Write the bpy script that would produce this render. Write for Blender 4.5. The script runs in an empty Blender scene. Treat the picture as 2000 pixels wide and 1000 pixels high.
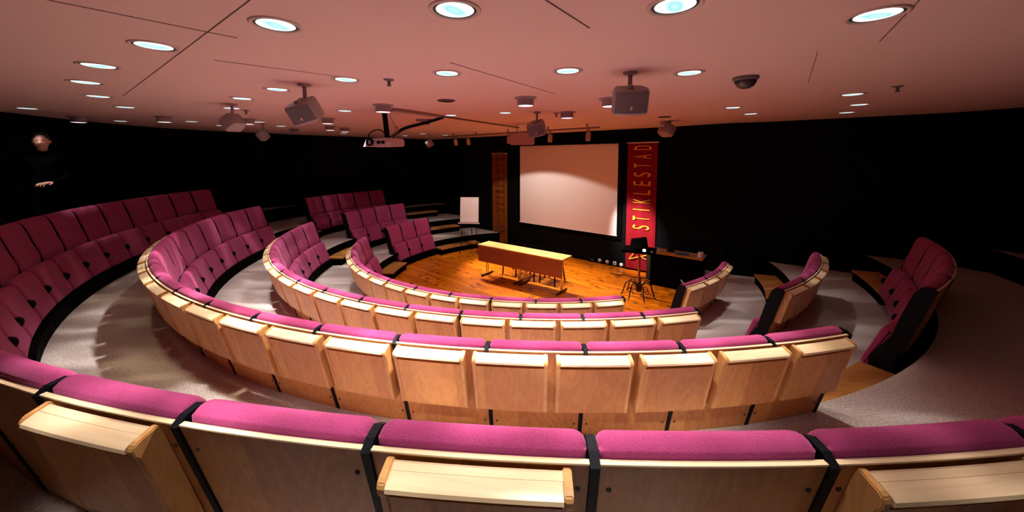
import bpy, bmesh, math, random
from mathutils import Vector, Matrix
random.seed(7)
sc = bpy.context.scene
COL = sc.collection
PI = math.pi
rad = math.radians

# ------------------------------------------------------------------ the hall's plan (metres)
CX, CY = 0.5025, 8.029                       # centre of the seating circles
CAM_H = 2.73
R = [3.7495, 4.9153, 6.0729, 7.2150]         # radius of each row at the crest of its backs
ZC = [CAM_H - 1.7163, CAM_H - 1.3931, CAM_H - 1.0479, CAM_H - 0.6830]   # height of the crests
T = [0.0, 0.345, 0.690, 1.035, 1.380]        # stage floor and the four tiers
EDGE = [None, 3.50, 4.62, 5.88, 7.05]        # inner edge of each tier
TH0 = [182.64, 181.65, 180.87, 180.20]
DTH = [8.404, 6.411, 5.189, 4.367]
NS = [12, 16, 20, 24]
ZCEIL = CAM_H + 0.66

def pol(r, a):
    return (CX + r * math.cos(rad(a)), CY + r * math.sin(rad(a)))

# ------------------------------------------------------------------ materials
def new_mat(name):
    m = bpy.data.materials.new(name); m.use_nodes = True
    nt = m.node_tree; nt.nodes.clear()
    out = nt.nodes.new('ShaderNodeOutputMaterial')
    b = nt.nodes.new('ShaderNodeBsdfPrincipled')
    nt.links.new(b.outputs[0], out.inputs[0])
    return m, nt, b
def plain(name, col, rough=0.6, metal=0.0, spec=0.5):
    m, nt, b = new_mat(name)
    b.inputs['Base Color'].default_value = (*col, 1); b.inputs['Roughness'].default_value = rough
    b.inputs['Metallic'].default_value = metal; b.inputs['Specular IOR Level'].default_value = spec
    # faint surface variation, so that no surface is perfectly even
    tc = nt.nodes.new('ShaderNodeTexCoord'); no = nt.nodes.new('ShaderNodeTexNoise')
    no.inputs['Scale'].default_value = 14; nt.links.new(tc.outputs['Object'], no.inputs['Vector'])
    mr = nt.nodes.new('ShaderNodeMapRange'); mr.inputs[3].default_value = max(0.05, rough - .06); mr.inputs[4].default_value = min(1, rough + .06)
    nt.links.new(no.outputs[0], mr.inputs[0]); nt.links.new(mr.outputs[0], b.inputs['Roughness'])
    return m
def emit(name, col, s):
    m = bpy.data.materials.new(name); m.use_nodes = True
    nt = m.node_tree; nt.nodes.clear()
    out = nt.nodes.new('ShaderNodeOutputMaterial'); e = nt.nodes.new('ShaderNodeEmission')
    e.inputs[0].default_value = (*col, 1); e.inputs[1].default_value = s
    nt.links.new(e.outputs[0], out.inputs[0]); return m
def math_node(nt, op, a, bval=None):
    n = nt.nodes.new('ShaderNodeMath'); n.operation = op
    for i, v in enumerate((a, bval)):
        if v is None: continue
        if isinstance(v, (int, float)): n.inputs[i].default_value = v
        else: nt.links.new(v, n.inputs[i])
    return n.outputs[0]
def ramp(nt, fac, stops):
    r = nt.nodes.new('ShaderNodeValToRGB')
    cr = r.color_ramp
    while len(cr.elements) < len(stops): cr.elements.new(0.5)
    for e, (p, c) in zip(cr.elements, stops): e.position = p; e.color = (*c, 1)
    nt.links.new(fac, r.inputs[0]); return r.outputs[0]

def fabric_mat():
    m, nt, b = new_mat('magenta_wool')
    tc = nt.nodes.new('ShaderNodeTexCoord')
    n1 = nt.nodes.new('ShaderNodeTexNoise'); n1.inputs['Scale'].default_value = 260; n1.inputs['Detail'].default_value = 3
    n2 = nt.nodes.new('ShaderNodeTexNoise'); n2.inputs['Scale'].default_value = 9
    for n in (n1, n2): nt.links.new(tc.outputs['Object'], n.inputs['Vector'])
    mix = math_node(nt, 'ADD', math_node(nt, 'MULTIPLY', n1.outputs[0], .75), math_node(nt, 'MULTIPLY', n2.outputs[0], .25))
    c = ramp(nt, mix, [(.3, (.235, .031, .098)), (.7, (.39, .053, .172))])
    nt.links.new(c, b.inputs['Base Color'])
    b.inputs['Roughness'].default_value = .95; b.inputs['Specular IOR Level'].default_value = .1
    b.inputs['Sheen Weight'].default_value = .25; b.inputs['Sheen Tint'].default_value = (1, .45, .7, 1)
    bp = nt.nodes.new('ShaderNodeBump'); bp.inputs['Strength'].default_value = .35; bp.inputs['Distance'].default_value = .004
    nt.links.new(n1.outputs[0], bp.inputs['Height']); nt.links.new(bp.outputs[0], b.inputs['Normal'])
    return m
def birch_mat(name, dark, light, split=True, along='Z', rough=.38):
    m, nt, b = new_mat(name)
    tc = nt.nodes.new('ShaderNodeTexCoord'); oi = nt.nodes.new('ShaderNodeObjectInfo')
    off = nt.nodes.new('ShaderNodeVectorMath'); off.operation = 'ADD'
    sc_ = nt.nodes.new('ShaderNodeVectorMath'); sc_.operation = 'SCALE'; sc_.inputs[0].default_value = (31, 17, 53)
    nt.links.new(oi.outputs['Random'], sc_.inputs['Scale'])
    nt.links.new(tc.outputs['Object'], off.inputs[0]); nt.links.new(sc_.outputs[0], off.inputs[1])
    mp = nt.nodes.new('ShaderNodeMapping')
    mp.inputs['Scale'].default_value = (7, 7, 1.8) if along == 'Z' else (1.4, 12, 12)
    nt.links.new(off.outputs[0], mp.inputs['Vector'])
    n = nt.nodes.new('ShaderNodeTexNoise'); n.inputs['Scale'].default_value = 1; n.inputs['Detail'].default_value = 2.5; n.inputs['Distortion'].default_value = .35
    nt.links.new(mp.outputs[0], n.inputs['Vector'])
    w = math_node(nt, 'PINGPONG', math_node(nt, 'MULTIPLY', n.outputs[0], 15.0), 1.0)
    n3 = nt.nodes.new('ShaderNodeTexNoise'); n3.inputs['Scale'].default_value = 90
    mp2 = nt.nodes.new('ShaderNodeMapping'); mp2.inputs['Scale'].default_value = (1, 1, .08) if along == 'Z' else (.08, 1, 1)
    nt.links.new(off.outputs[0], mp2.inputs['Vector']); nt.links.new(mp2.outputs[0], n3.inputs['Vector'])
    f = math_node(nt, 'ADD', math_node(nt, 'MULTIPLY', w, .26), math_node(nt, 'MULTIPLY', n3.outputs[0], .6))
    if split:      # two veneer leaves of slightly different tone on one panel
        sx = nt.nodes.new('ShaderNodeSeparateXYZ'); nt.links.new(tc.outputs['Object'], sx.inputs[0])
        pos = math_node(nt, 'MULTIPLY', math_node(nt, 'SUBTRACT', oi.outputs['Random'], .5), .5)
        st = math_node(nt, 'GREATER_THAN', sx.outputs[0], pos)
        f = math_node(nt, 'ADD', f, math_node(nt, 'MULTIPLY', math_node(nt, 'SUBTRACT', st, .5), .30))
        f = math_node(nt, 'ADD', f, math_node(nt, 'MULTIPLY', math_node(nt, 'SUBTRACT', oi.outputs['Random'], .5), -.15))
    c = ramp(nt, f, [(.08, dark), (.85, light)])
    nt.links.new(c, b.inputs['Base Color']); b.inputs['Roughness'].default_value = rough; b.inputs['Specular IOR Level'].default_value = .4
    return m
def terrazzo_mat():
    m, nt, b = new_mat('grey_speckled_lino')
    tc = nt.nodes.new('ShaderNodeTexCoord')
    n1 = nt.nodes.new('ShaderNodeTexNoise'); n1.inputs['Scale'].default_value = 90; n1.inputs['Detail'].default_value = 3
    n2 = nt.nodes.new('ShaderNodeTexNoise'); n2.inputs['Scale'].default_value = 1.3; n2.inputs['Detail'].default_value = 3
    for n in (n1, n2): nt.links.new(tc.outputs['Object'], n.inputs['Vector'])
    f = math_node(nt, 'ADD', math_node(nt, 'MULTIPLY', n1.outputs[0], .9), math_node(nt, 'MULTIPLY', n2.outputs[0], .1))
    c = ramp(nt, f, [(.32, (.38, .325, .300)), (.68, (.72, .655, .62))])
    nt.links.new(c, b.inputs['Base Color'])
    mr = nt.nodes.new('ShaderNodeMapRange'); mr.inputs[3].default_value = .23; mr.inputs[4].default_value = .29
    nt.links.new(n1.outputs[0], mr.inputs[0]); nt.links.new(mr.outputs[0], b.inputs['Roughness'])
    b.inputs['Specular IOR Level'].default_value = .55
    return m
def pine_mat():
    m, nt, b = new_mat('varnished_pine_boards')
    tc = nt.nodes.new('ShaderNodeTexCoord')
    mp = nt.nodes.new('ShaderNodeMapping'); mp.inputs['Rotation'].default_value = (0, 0, rad(40.8))
    nt.links.new(tc.outputs['Object'], mp.inputs['Vector'])
    br = nt.nodes.new('ShaderNodeTexBrick')
    br.inputs['Scale'].default_value = 1; br.inputs['Brick Width'].default_value = 2.6; br.inputs['Row Height'].default_value = .11
    br.inputs['Mortar Size'].default_value = .0022; br.inputs['Color1'].default_value = (.60, .150, .004, 1); br.inputs['Color2'].default_value = (.84, .25, .008, 1)
    br.inputs['Mortar'].default_value = (.16, .04, .003, 1); br.offset = .37
    nt.links.new(mp.outputs[0], br.inputs['Vector'])
    # grain
    mg = nt.nodes.new('ShaderNodeMapping'); mg.inputs['Scale'].default_value = (1.2, 26, 1); nt.links.new(mp.outputs[0], mg.inputs['Vector'])
    ng = nt.nodes.new('ShaderNodeTexNoise'); ng.inputs['Scale'].default_value = 1.5; ng.inputs['Detail'].default_value = 5; nt.links.new(mg.outputs[0], ng.inputs['Vector'])
    g = ramp(nt, ng.outputs[0], [(.28, (.38, .30, .22)), (.62, (1.15, 1.15, 1.15))])
    mx = nt.nodes.new('ShaderNodeMix'); mx.data_type = 'RGBA'; mx.blend_type = 'MULTIPLY'; mx.inputs[0].default_value = .8
    nt.links.new(br.outputs[0], mx.inputs[6]); nt.links.new(g, mx.inputs[7])
    # knots
    mk = nt.nodes.new('ShaderNodeMapping'); mk.inputs['Scale'].default_value = (3.6, 8.5, 1); nt.links.new(mp.outputs[0], mk.inputs['Vector'])
    vo = nt.nodes.new('ShaderNodeTexVoronoi'); vo.inputs['Scale'].default_value = 1; nt.links.new(mk.outputs[0], vo.inputs['Vector'])
    kn = ramp(nt, vo.outputs['Distance'], [(.15, (1, 1, 1)), (.30, (0, 0, 0))])
    mx2 = nt.nodes.new('ShaderNodeMix'); mx2.data_type = 'RGBA'
    nt.links.new(math_node(nt, 'MULTIPLY', kn, 1.0), mx2.inputs[0]); nt.links.new(mx.outputs[2], mx2.inputs[6]); mx2.inputs[7].default_value = (.11, .025, .002, 1)
    nt.links.new(mx2.outputs[2], b.inputs['Base Color'])
    b.inputs['Roughness'].default_value = .33; b.inputs['Specular IOR Level'].default_value = .35
    return m
def banner_mat(name, c1, c2):
    m, nt, b = new_mat(name)
    tc = nt.nodes.new('ShaderNodeTexCoord'); n = nt.nodes.new('ShaderNodeTexNoise')
    n.inputs['Scale'].default_value = 2.2; n.inputs['Detail'].default_value = 4; nt.links.new(tc.outputs['Object'], n.inputs['Vector'])
    nt.links.new(ramp(nt, n.outputs[0], [(.3, c1), (.7, c2)]), b.inputs['Base Color'])
    b.inputs['Roughness'].default_value = .85; b.inputs['Specular IOR Level'].default_value = .15
    return m
def lamp_mat():
    m = bpy.data.materials.new('lit_lamp_glass'); m.use_nodes = True
    nt = m.node_tree; nt.nodes.clear()
    out = nt.nodes.new('ShaderNodeOutputMaterial'); e = nt.nodes.new('ShaderNodeEmission')
    tc = nt.nodes.new('ShaderNodeTexCoord'); oi = nt.nodes.new('ShaderNodeObjectInfo')
    rot = nt.nodes.new('ShaderNodeVectorRotate'); rot.rotation_type = 'Z_AXIS'
    nt.links.new(tc.outputs['Object'], rot.inputs['Vector']); nt.links.new(math_node(nt, 'MULTIPLY', oi.outputs['Random'], 6.28), rot.inputs['Angle'])
    mp = nt.nodes.new('ShaderNodeMapping'); mp.inputs['Scale'].default_value = (17, 9, 1); nt.links.new(rot.outputs[0], mp.inputs['Vector'])
    gr = nt.nodes.new('ShaderNodeTexGradient'); gr.gradient_type = 'SPHERICAL'; nt.links.new(mp.outputs[0], gr.inputs['Vector'])
    no = nt.nodes.new('ShaderNodeTexNoise'); no.inputs['Scale'].default_value = 1.3; nt.links.new(mp.outputs[0], no.inputs['Vector'])
    f = math_node(nt, 'ADD', gr.outputs['Fac'], math_node(nt, 'MULTIPLY', no.outputs[0], .35))
    c = ramp(nt, f, [(.42, (1.0, 1.0, 1.0)), (.56, (.66, .93, .95)), (.80, (.30, .70, .74)), (.92, (.5, .85, .9))])
    nt.links.new(c, e.inputs[0]); e.inputs[1].default_value = 1.25
    nt.links.new(e.outputs[0], out.inputs[0]); return m

FABRIC = fabric_mat()
BIRCH = birch_mat('birch_veneer', (.47, .175, .043), (.72, .345, .098))
BIRCH_EDGE = birch_mat('solid_birch_slat', (.74, .53, .31), (.88, .70, .46), split=False, along='X', rough=.3)
BIRCH_SIDE = birch_mat('birch_side_board', (.52, .24, .075), (.74, .42, .16), split=False)
STEPWOOD = birch_mat('oiled_oak_tread', (.34, .14, .035), (.60, .28, .080), split=False, along='X', rough=.4)
BLACK = plain('black_powder_coat', (.002, .003, .006), .55, spec=.12)
BLACKMATT = plain('black_matt', (.0018, .0018, .002), .95, spec=.03)
WALLM = plain('near_black_wall_paint', (.0032, .0034, .004), .9, spec=.06)
LINO = terrazzo_mat()
PINE = pine_mat()
CEILM = plain('warm_white_ceiling_paint', (.70, .51, .465), .9, spec=.1)
SEAM = plain('ceiling_joint', (.10, .06, .05), .9)
GREYFIT = plain('grey_fitting', (.30, .25, .25), .5)
GREYDARK = plain('dark_grille', (.14, .12, .125), .7)
TRIMM = plain('downlight_trim', (.55, .42, .36), .45)
GAP = plain('downlight_gap', (.015, .012, .01), .6)
LAMPGLASS = lamp_mat()
LAMPWHITE = emit('lit_lamp_white', (1, .93, .92), 1.35)
CHROME = plain('chrome', (.75, .75, .76), .18, metal=1)
BADGE = plain('pale_badge', (.75, .55, .45), .4)
SCREENM = plain('white_screen_cloth', (.80, .74, .715), .9, spec=.1)
WHITEPLASTIC = plain('white_plastic', (.8, .8, .8), .35)
PAPER = plain('white_paper', (.86, .86, .87), .8, spec=.1)
TABLETOP = birch_mat('pale_beech_tabletop', (.62, .38, .13), (.80, .54, .22), split=False, along='X', rough=.3)
MODESTY = birch_mat('brown_beech_panel', (.30, .115, .050), (.40, .165, .075), split=False, along='X', rough=.5)
REDCLOTH = banner_mat('red_banner_cloth', (.17, .0025, .008), (.24, .005, .013))
ORANGECLOTH = banner_mat('orange_banner_cloth', (.17, .048, .006), (.24, .075, .010))
GOLD = plain('gold_print', (.80, .33, .02), .6)
BROWNPRINT = plain('brown_print', (.10, .022, .004), .7)
IRON = plain('wrought_iron', (.05, .035, .03), .38, metal=.8)
BRASSY = plain('bronze_pole', (.30, .15, .06), .35, metal=.7)
BLUEP = plain('blue_plastic', (.03, .12, .30), .4)
SKIN = plain('skin', (.62, .36, .27), .5)
HAIR = plain('dark_hair', (.012, .008, .006), .5)
DARKCLOTH = plain('black_clothing', (.002, .002, .0025), .95, spec=.0)
TANBOX = plain('tan_fitting', (.46, .33, .26), .6)
LENS = plain('lens_glass', (.30, .34, .55), .12)

# ------------------------------------------------------------------ mesh building
class MB:
    def __init__(self): self.v = []; self.f = []; self.mi = []; self.cur = 0
    def add(self, vs, fs):
        o = len(self.v); self.v += [tuple(p) for p in vs]
        for f in fs: self.f.append([o + i for i in f]); self.mi.append(self.cur)
    def box(self, c, s, rot=None):
        x, y, z = (k / 2 for k in s)
        vs = [Vector(p) for p in ((-x,-y,-z),(x,-y,-z),(x,y,-z),(-x,y,-z),(-x,-y,z),(x,-y,z),(x,y,z),(-x,y,z))]
        if rot is not None: vs = [rot @ p for p in vs]
        vs = [p + Vector(c) for p in vs]
        self.add(vs, [(0,3,2,1),(4,5,6,7),(0,1,5,4),(1,2,6,5),(2,3,7,6),(3,0,4,7)]); return self
    def prism(self, prof, x0, x1, nx=1):
        """closed (y,z) outline, run along x in nx spans"""
        n = len(prof); vs = []; fs = []
        for k in range(nx + 1):
            x = x0 + (x1 - x0) * k / nx
            vs += [(x, p[0], p[1]) for p in prof]
        for k in range(nx):
            for i in range(n):
                j = (i + 1) % n
                fs.append((k*n+i, k*n+j, (k+1)*n+j, (k+1)*n+i))
        fs.append(tuple(range(n-1, -1, -1))); fs.append(tuple(nx*n + i for i in range(n)))
        self.add(vs, fs); return self
    def cushion(self, prof, w, r=.03, n=9, nc=4):
        """upholstered pad: closed (y,z) outline run along x, with rolled ends"""
        m = len(prof)
        nor = []
        area = sum(prof[i][0]*prof[(i+1) % m][1] - prof[(i+1) % m][0]*prof[i][1] for i in range(m))
        sg = 1 if area > 0 else -1
        for i in range(m):
            a = prof[i-1]; b = prof[(i+1) % m]; t = Vector((b[0]-a[0], b[1]-a[1]))
            if t.length < 1e-9: t = Vector((1, 0))
            t.normalize(); nor.append((-t.y*sg, t.x*sg))          # inward
        secs = []
        for k in range(nc + 1):
            t = PI/2 * k / nc
            secs.append((-w/2 + r*(1-math.sin(t)) , r*(1-math.cos(PI/2-t)) if False else r*(1-math.sin(t))))
        ends = []
        for k in range(nc + 1):
            t = PI/2 * k / nc
            ends.append((-w/2 + r*(1-math.cos(t)), r*(1-math.sin(t))))
        mid = [(-w/2 + r + (w-2*r)*k/n, 0) for k in range(1, n)]
        secs = ends + mid + [(-x, i) for x, i in reversed(ends)]
        vs = []; fs = []
        for x, ins in secs:
            vs += [(x, prof[i][0]+nor[i][0]*ins, prof[i][1]+nor[i][1]*ins) for i in range(m)]
        for k in range(len(secs)-1):
            for i in range(m):
                j = (i+1) % m; fs.append((k*m+i, k*m+j, (k+1)*m+j, (k+1)*m+i))
        fs.append(tuple(range(m-1, -1, -1))); L = len(secs)-1; fs.append(tuple(L*m+i for i in range(m)))
        self.add(vs, fs); return self
    def lathe(self, prof, c=(0,0,0), n=24, axis=None, cap=True):
        vs = []; fs = []; q = None
        if axis is not None: q = Vector((0,0,1)).rotation_difference(Vector(axis))
        for r_, z in prof:
            for k in range(n):
                p = Vector((r_*math.cos(2*PI*k/n), r_*math.sin(2*PI*k/n), z))
                if q: p = q @ p
                vs.append(p + Vector(c))
        for i in range(len(prof)-1):
            for k in range(n):
                k2 = (k+1) % n; fs.append((i*n+k, i*n+k2, (i+1)*n+k2, (i+1)*n+k))
        if cap:
            fs.append(tuple(range(n-1, -1, -1))); L = (len(prof)-1)*n; fs.append(tuple(L+k for k in range(n)))
        self.add(vs, fs); return self
    def tube(self, pts, r, n=8):
        pts = [Vector(p) for p in pts]; rs = r if isinstance(r, (list, tuple)) else [r]*len(pts)
        vs = []; fs = []; prev = None
        for i, p in enumerate(pts):
            t = (pts[min(i+1, len(pts)-1)] - pts[max(i-1, 0)]).normalized()
            if prev is None:
                up = Vector((0,0,1)) if abs(t.z) < .9 else Vector((1,0,0)); a = t.cross(up).normalized()
            else: a = (prev - t*prev.dot(t)).normalized()
            prev = a; b = t.cross(a)
            vs += [p + (a*math.cos(2*PI*k/n) + b*math.sin(2*PI*k/n))*rs[i] for k in range(n)]
        for i in range(len(pts)-1):
            for k in range(n):
                k2 = (k+1) % n; fs.append((i*n+k, i*n+k2, (i+1)*n+k2, (i+1)*n+k))
        fs.append(tuple(range(n-1, -1, -1))); L = (len(pts)-1)*n; fs.append(tuple(L+k for k in range(n)))
        self.add(vs, fs); return self
    def bend(self, Rr, base):
        """wrap a straight part round its row: x becomes arc length at the crest radius"""
        self.v = [((Rr+y)*math.sin(x/Rr), (Rr+y)*math.cos(x/Rr) - base, z) for x, y, z in self.v]; return self
    def mesh(self, name, mats, smooth=False, bevel=0):
        me = bpy.data.meshes.new(name); me.from_pydata(self.v, [], self.f)
        for m in (mats if isinstance(mats, (list, tuple)) else [mats]): me.materials.append(m)
        for p, i in zip(me.polygons, self.mi): p.material_index = i
        bm = bmesh.new(); bm.from_mesh(me); bmesh.ops.recalc_face_normals(bm, faces=bm.faces)
        if bevel:
            bmesh.ops.bevel(bm, geom=[e for e in bm.edges if len(e.link_faces) == 2 and e.calc_face_angle(0) > rad(35)], offset=bevel, segments=2, affect='EDGES', clamp_overlap=True)
        bm.to_mesh(me); bm.free()
        if smooth:
            for p in me.polygons: p.use_smooth = True
            if smooth != 'all':
                me.set_sharp_from_angle(angle=rad(38))
        return me
    def obj(self, name, mats, parent=None, smooth=False, bevel=0, loc=None, rot=None):
        o = bpy.data.objects.new(name, self.mesh(name, mats, smooth, bevel)); COL.objects.link(o)
        if parent: o.parent = parent
        if loc: o.location = loc
        if rot: o.rotation_euler = rot
        return o
def tag(o, label, cat, group=None):
    o['label'] = label; o['category'] = cat
    if group: o['group'] = group
    return o
def thing(name, label, cat, loc=(0,0,0), rz=0, group=None):
    o = bpy.data.objects.new(name, None); COL.objects.link(o); o.empty_display_size = .1
    o.location = loc; o.rotation_euler = (0, 0, rz); return tag(o, label, cat, group)
def struct(o): o['kind'] = 'structure'; return o
def dup(root, loc, rz, label, group=None):
    r = root.copy(); COL.objects.link(r); r.location = loc; r.rotation_euler = (0, 0, rz); r['label'] = label
    if group: r['group'] = group
    def kids(a, b):
        for ch in list(a.children):
            c = ch.copy(); COL.objects.link(c); c.parent = b; kids(ch, c)
    kids(root, r); return r
def spline(pts, n, closed=True):
    out = []; m = len(pts)
    for k in range(n):
        t = k * m / n if closed else k * (m-1) / (n-1)
        i = int(t); f = t - i
        if not closed and i >= m-1: i = m-2; f = 1.0
        g = (lambda j: pts[j % m]) if closed else (lambda j: pts[max(0, min(m-1, j))])
        p = [g(i-1), g(i), g(i+1), g(i+2)]
        out.append(tuple(.5*((2*p[1][c]) + (-p[0][c]+p[2][c])*f + (2*p[0][c]-5*p[1][c]+4*p[2][c]-p[3][c])*f*f + (-p[0][c]+3*p[1][c]-3*p[2][c]+p[3][c])*f**3) for c in range(len(pts[0]))))
    return out
ORD = ['first','second','third','fourth','fifth','sixth','seventh','eighth','ninth','tenth','eleventh','twelfth','thirteenth','fourteenth','fifteenth','sixteenth','seventeenth','eighteenth','nineteenth','twentieth','twenty-first','twenty-second','twenty-third','twenty-fourth']

# ------------------------------------------------------------------ the setting
def ring(name, r0, r1, a0, a1, z0, z1, mats, step=2.0):
    """solid curved slab; top takes the first material, the rest the second"""
    mb = MB(); n = max(2, int(abs(a1-a0)/step))
    for k in range(n):
        A = a0 + (a1-a0)*k/n; B = a0 + (a1-a0)*(k+1)/n
        p = [pol(r0, A), pol(r1, A), pol(r1, B), pol(r0, B)]
        o = len(mb.v)
        mb.cur = 0; mb.add([(*q, z1) for q in p], [(0,1,2,3)])
        mb.cur = 1; mb.add([(*p[0], z0), (*p[3], z0), (*p[3], z1), (*p[0], z1)], [(0,1,2,3)])
        mb.add([(*p[1], z0), (*p[2], z0), (*p[2], z1), (*p[1], z1)], [(3,2,1,0)])
        mb.add([(*q, z0) for q in p], [(3,2,1,0)])
        if k == 0: mb.add([(*p[0], z0), (*p[1], z0), (*p[1], z1), (*p[0], z1)], [(0,1,2,3)])
        if k == n-1: mb.add([(*p[3], z0), (*p[2], z0), (*p[2], z1), (*p[3], z1)], [(3,2,1,0)])
    me = mb.mesh(name, mats)
    bm = bmesh.new(); bm.from_mesh(me); bmesh.ops.remove_doubles(bm, verts=bm.verts, dist=1e-5); bmesh.ops.recalc_face_normals(bm, faces=bm.faces); bm.to_mesh(me); bm.free()
    o = bpy.data.objects.new(name, me); COL.objects.link(o); return o

# stage boards
mb = MB()
disc = [pol(3.62, a) for a in range(-180, 180, 4)]
mb.add([(x, y, 0) for x, y in disc] + [(x, y, -.06) for x, y in disc], [tuple(range(len(disc)))] + [tuple(range(2*len(disc)-1, len(disc)-1, -1))] + [(i, (i+1) % len(disc), len(disc)+(i+1) % len(disc), len(disc)+i) for i in range(len(disc))])
struct(mb.obj('floor', PINE))
for k in range(1, 5):
    outer = EDGE[k+1] + .12 if k < 4 else 9.6
    struct(ring('floor', EDGE[k], outer, 100, 356 if k < 4 else 345, -.06, T[k], [LINO, BLACKMATT]))
# plinths under the seats
BLOCKS = []     # (row, first angle, seats, block name)
for k in range(4):
    BLOCKS.append((k, TH0[k], NS[k], 'main'))
    if k < 3:
        BLOCKS.append((k, 167.2 - DTH[k]*(3+k), 3+k, 'left'))
        BLOCKS.append((k, 299.0, 3+k, 'right'))
tn = 0
for k, a0, n, nm in BLOCKS:
    tn += 1
    struct(ring('trim_%d' % tn, R[k]-.43, R[k]-.17, a0+.2, a0+DTH[k]*n-.2, T[k], T[k]+.14, [BLACKMATT, BLACKMATT]))
# aisle steps: half-height boxes with an oak tread
steps = [(1, 167.4, 182.4, 'left aisle'), (2, 167.4, 181.4, 'left aisle'), (3, 167.4, 180.6, 'left aisle'),
         (1, 283.8, 298.8, 'right aisle'), (2, 284.5, 298.8, 'right aisle'), (3, 284.9, 298.8, 'right aisle'),
         (1, 118, 141.5, 'far left aisle'), (2, 121, 141.0, 'far left aisle'), (3, 124, 140.5, 'far left aisle'),
         (2, 325, 342, 'far right aisle'), (3, 325.2, 337, 'far right aisle')]
lvl = {1: 'from the stage to the first tier', 2: 'from the first to the second tier', 3: 'from the second to the third tier'}
for k, a0, a1, wh in steps:
    s = thing('aisle_step', f'oak topped black step in the {wh} {lvl[k]}', 'step', (*pol(EDGE[k]-.16, (a0+a1)/2), T[k-1]), group='aisle steps between the tiers')
    b = ring('step_body', EDGE[k]-.33, EDGE[k]-.005, a0, a1, T[k-1], T[k-1]+.145, [BLACKMATT, BLACKMATT])
    t = ring('tread', EDGE[k]-.345, EDGE[k]-.004, a0, a1, T[k-1]+.145, T[k-1]+.175, [STEPWOOD, STEPWOOD])
    for o in (b, t):
        o.parent = s; o.matrix_parent_inverse = Matrix.Translation(-s.location)

# walls, ceiling
NX, NY = .6538, .7567; D0 = 8.42
def onwall(x, off=0): return (x, (D0 - off - NX*x)/NY)
SD = Vector((.7567, -.6538, 0)); SN = Vector((-NX, -NY, 0))       # along the stage wall, and out of it into the room
cornerL = onwall(-2.85); cornerR = onwall(3.55)
left = [cornerL, (-5.95, 10.72), (-7.3, 8.95), (-7.62, 8.1)]
back = [pol(8.2 + .75*min(1, max(0, (a-204)/20)), a) for a in range(182, 329, 4)]
right = [(6.75, 5.62), (4.95, 6.98), (4.3, 7.27), cornerR]
def wall(name, pts):
    mb = MB()
    for (a, b) in zip(pts[:-1], pts[1:]):
        d = Vector((b[0]-a[0], b[1]-a[1], 0)).normalized(); o = Vector((d.y, -d.x, 0))*.12
        A = Vector((*a, -.06)); B = Vector((*b, -.06)); H = Vector((0, 0, ZCEIL+.06))
        mb.add([A, B, B+H, A+H, A-o, B-o, B-o+H, A-o+H], [(0,1,2,3),(7,6,5,4),(0,4,5,1),(3,2,6,7),(0,3,7,4),(1,5,6,2)])
    return struct(mb.obj(name, WALLM))
# listed clockwise seen from above; thickness is laid to the outside
def outw(pts): return list(reversed(pts))
wall('wall_stage', outw([cornerR, cornerL]))
wall('wall_left', outw(left))
wall('wall_back', outw([left[-1]] + back))
wall('wall_right', outw([back[-1]] + right))
loop = [cornerR, cornerL] + left[1:] + back + right[:-1]
mb = MB(); n = len(loop)
cc = Vector((sum(p[0] for p in loop)/n, sum(p[1] for p in loop)/n))
lp = [(cc.x + (p[0]-cc.x)*1.02, cc.y + (p[1]-cc.y)*1.02) for p in loop]
mb.add([(*p, ZCEIL) for p in lp] + [(*p, ZCEIL+.1) for p in lp], [tuple(range(n)), tuple(range(2*n-1, n-1, -1))] + [(i, (i+1) % n, n+(i+1) % n, n+i) for i in range(n)])
struct(mb.obj('ceiling', CEILM))
for (a, b, w) in [((-4.11,3.92),(-.9,1.435),.005), ((.02,1.43),(.40,1.93),.007), ((-.43,2.60),(.45,3.87),.004), ((1.55,1.35),(2.12,2.16),.004), ((-2.12,1.36),(-1.51,2.07),.0035), ((1.93,2.36),(2.64,3.31),.0035), ((-2.01,2.52),(-1.30,3.12),.003)]:
    tn += 1; A = Vector((*a, 0)); B = Vector((*b, 0)); d = (B-A); L = d.length
    struct(MB().box((0,0,0), (L, w, .003)).obj('trim_%d' % tn, SEAM, loc=((A+B)/2 + Vector((0,0,ZCEIL-.0013))), rot=(0, 0, math.atan2(d.y, d.x))))

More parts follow.
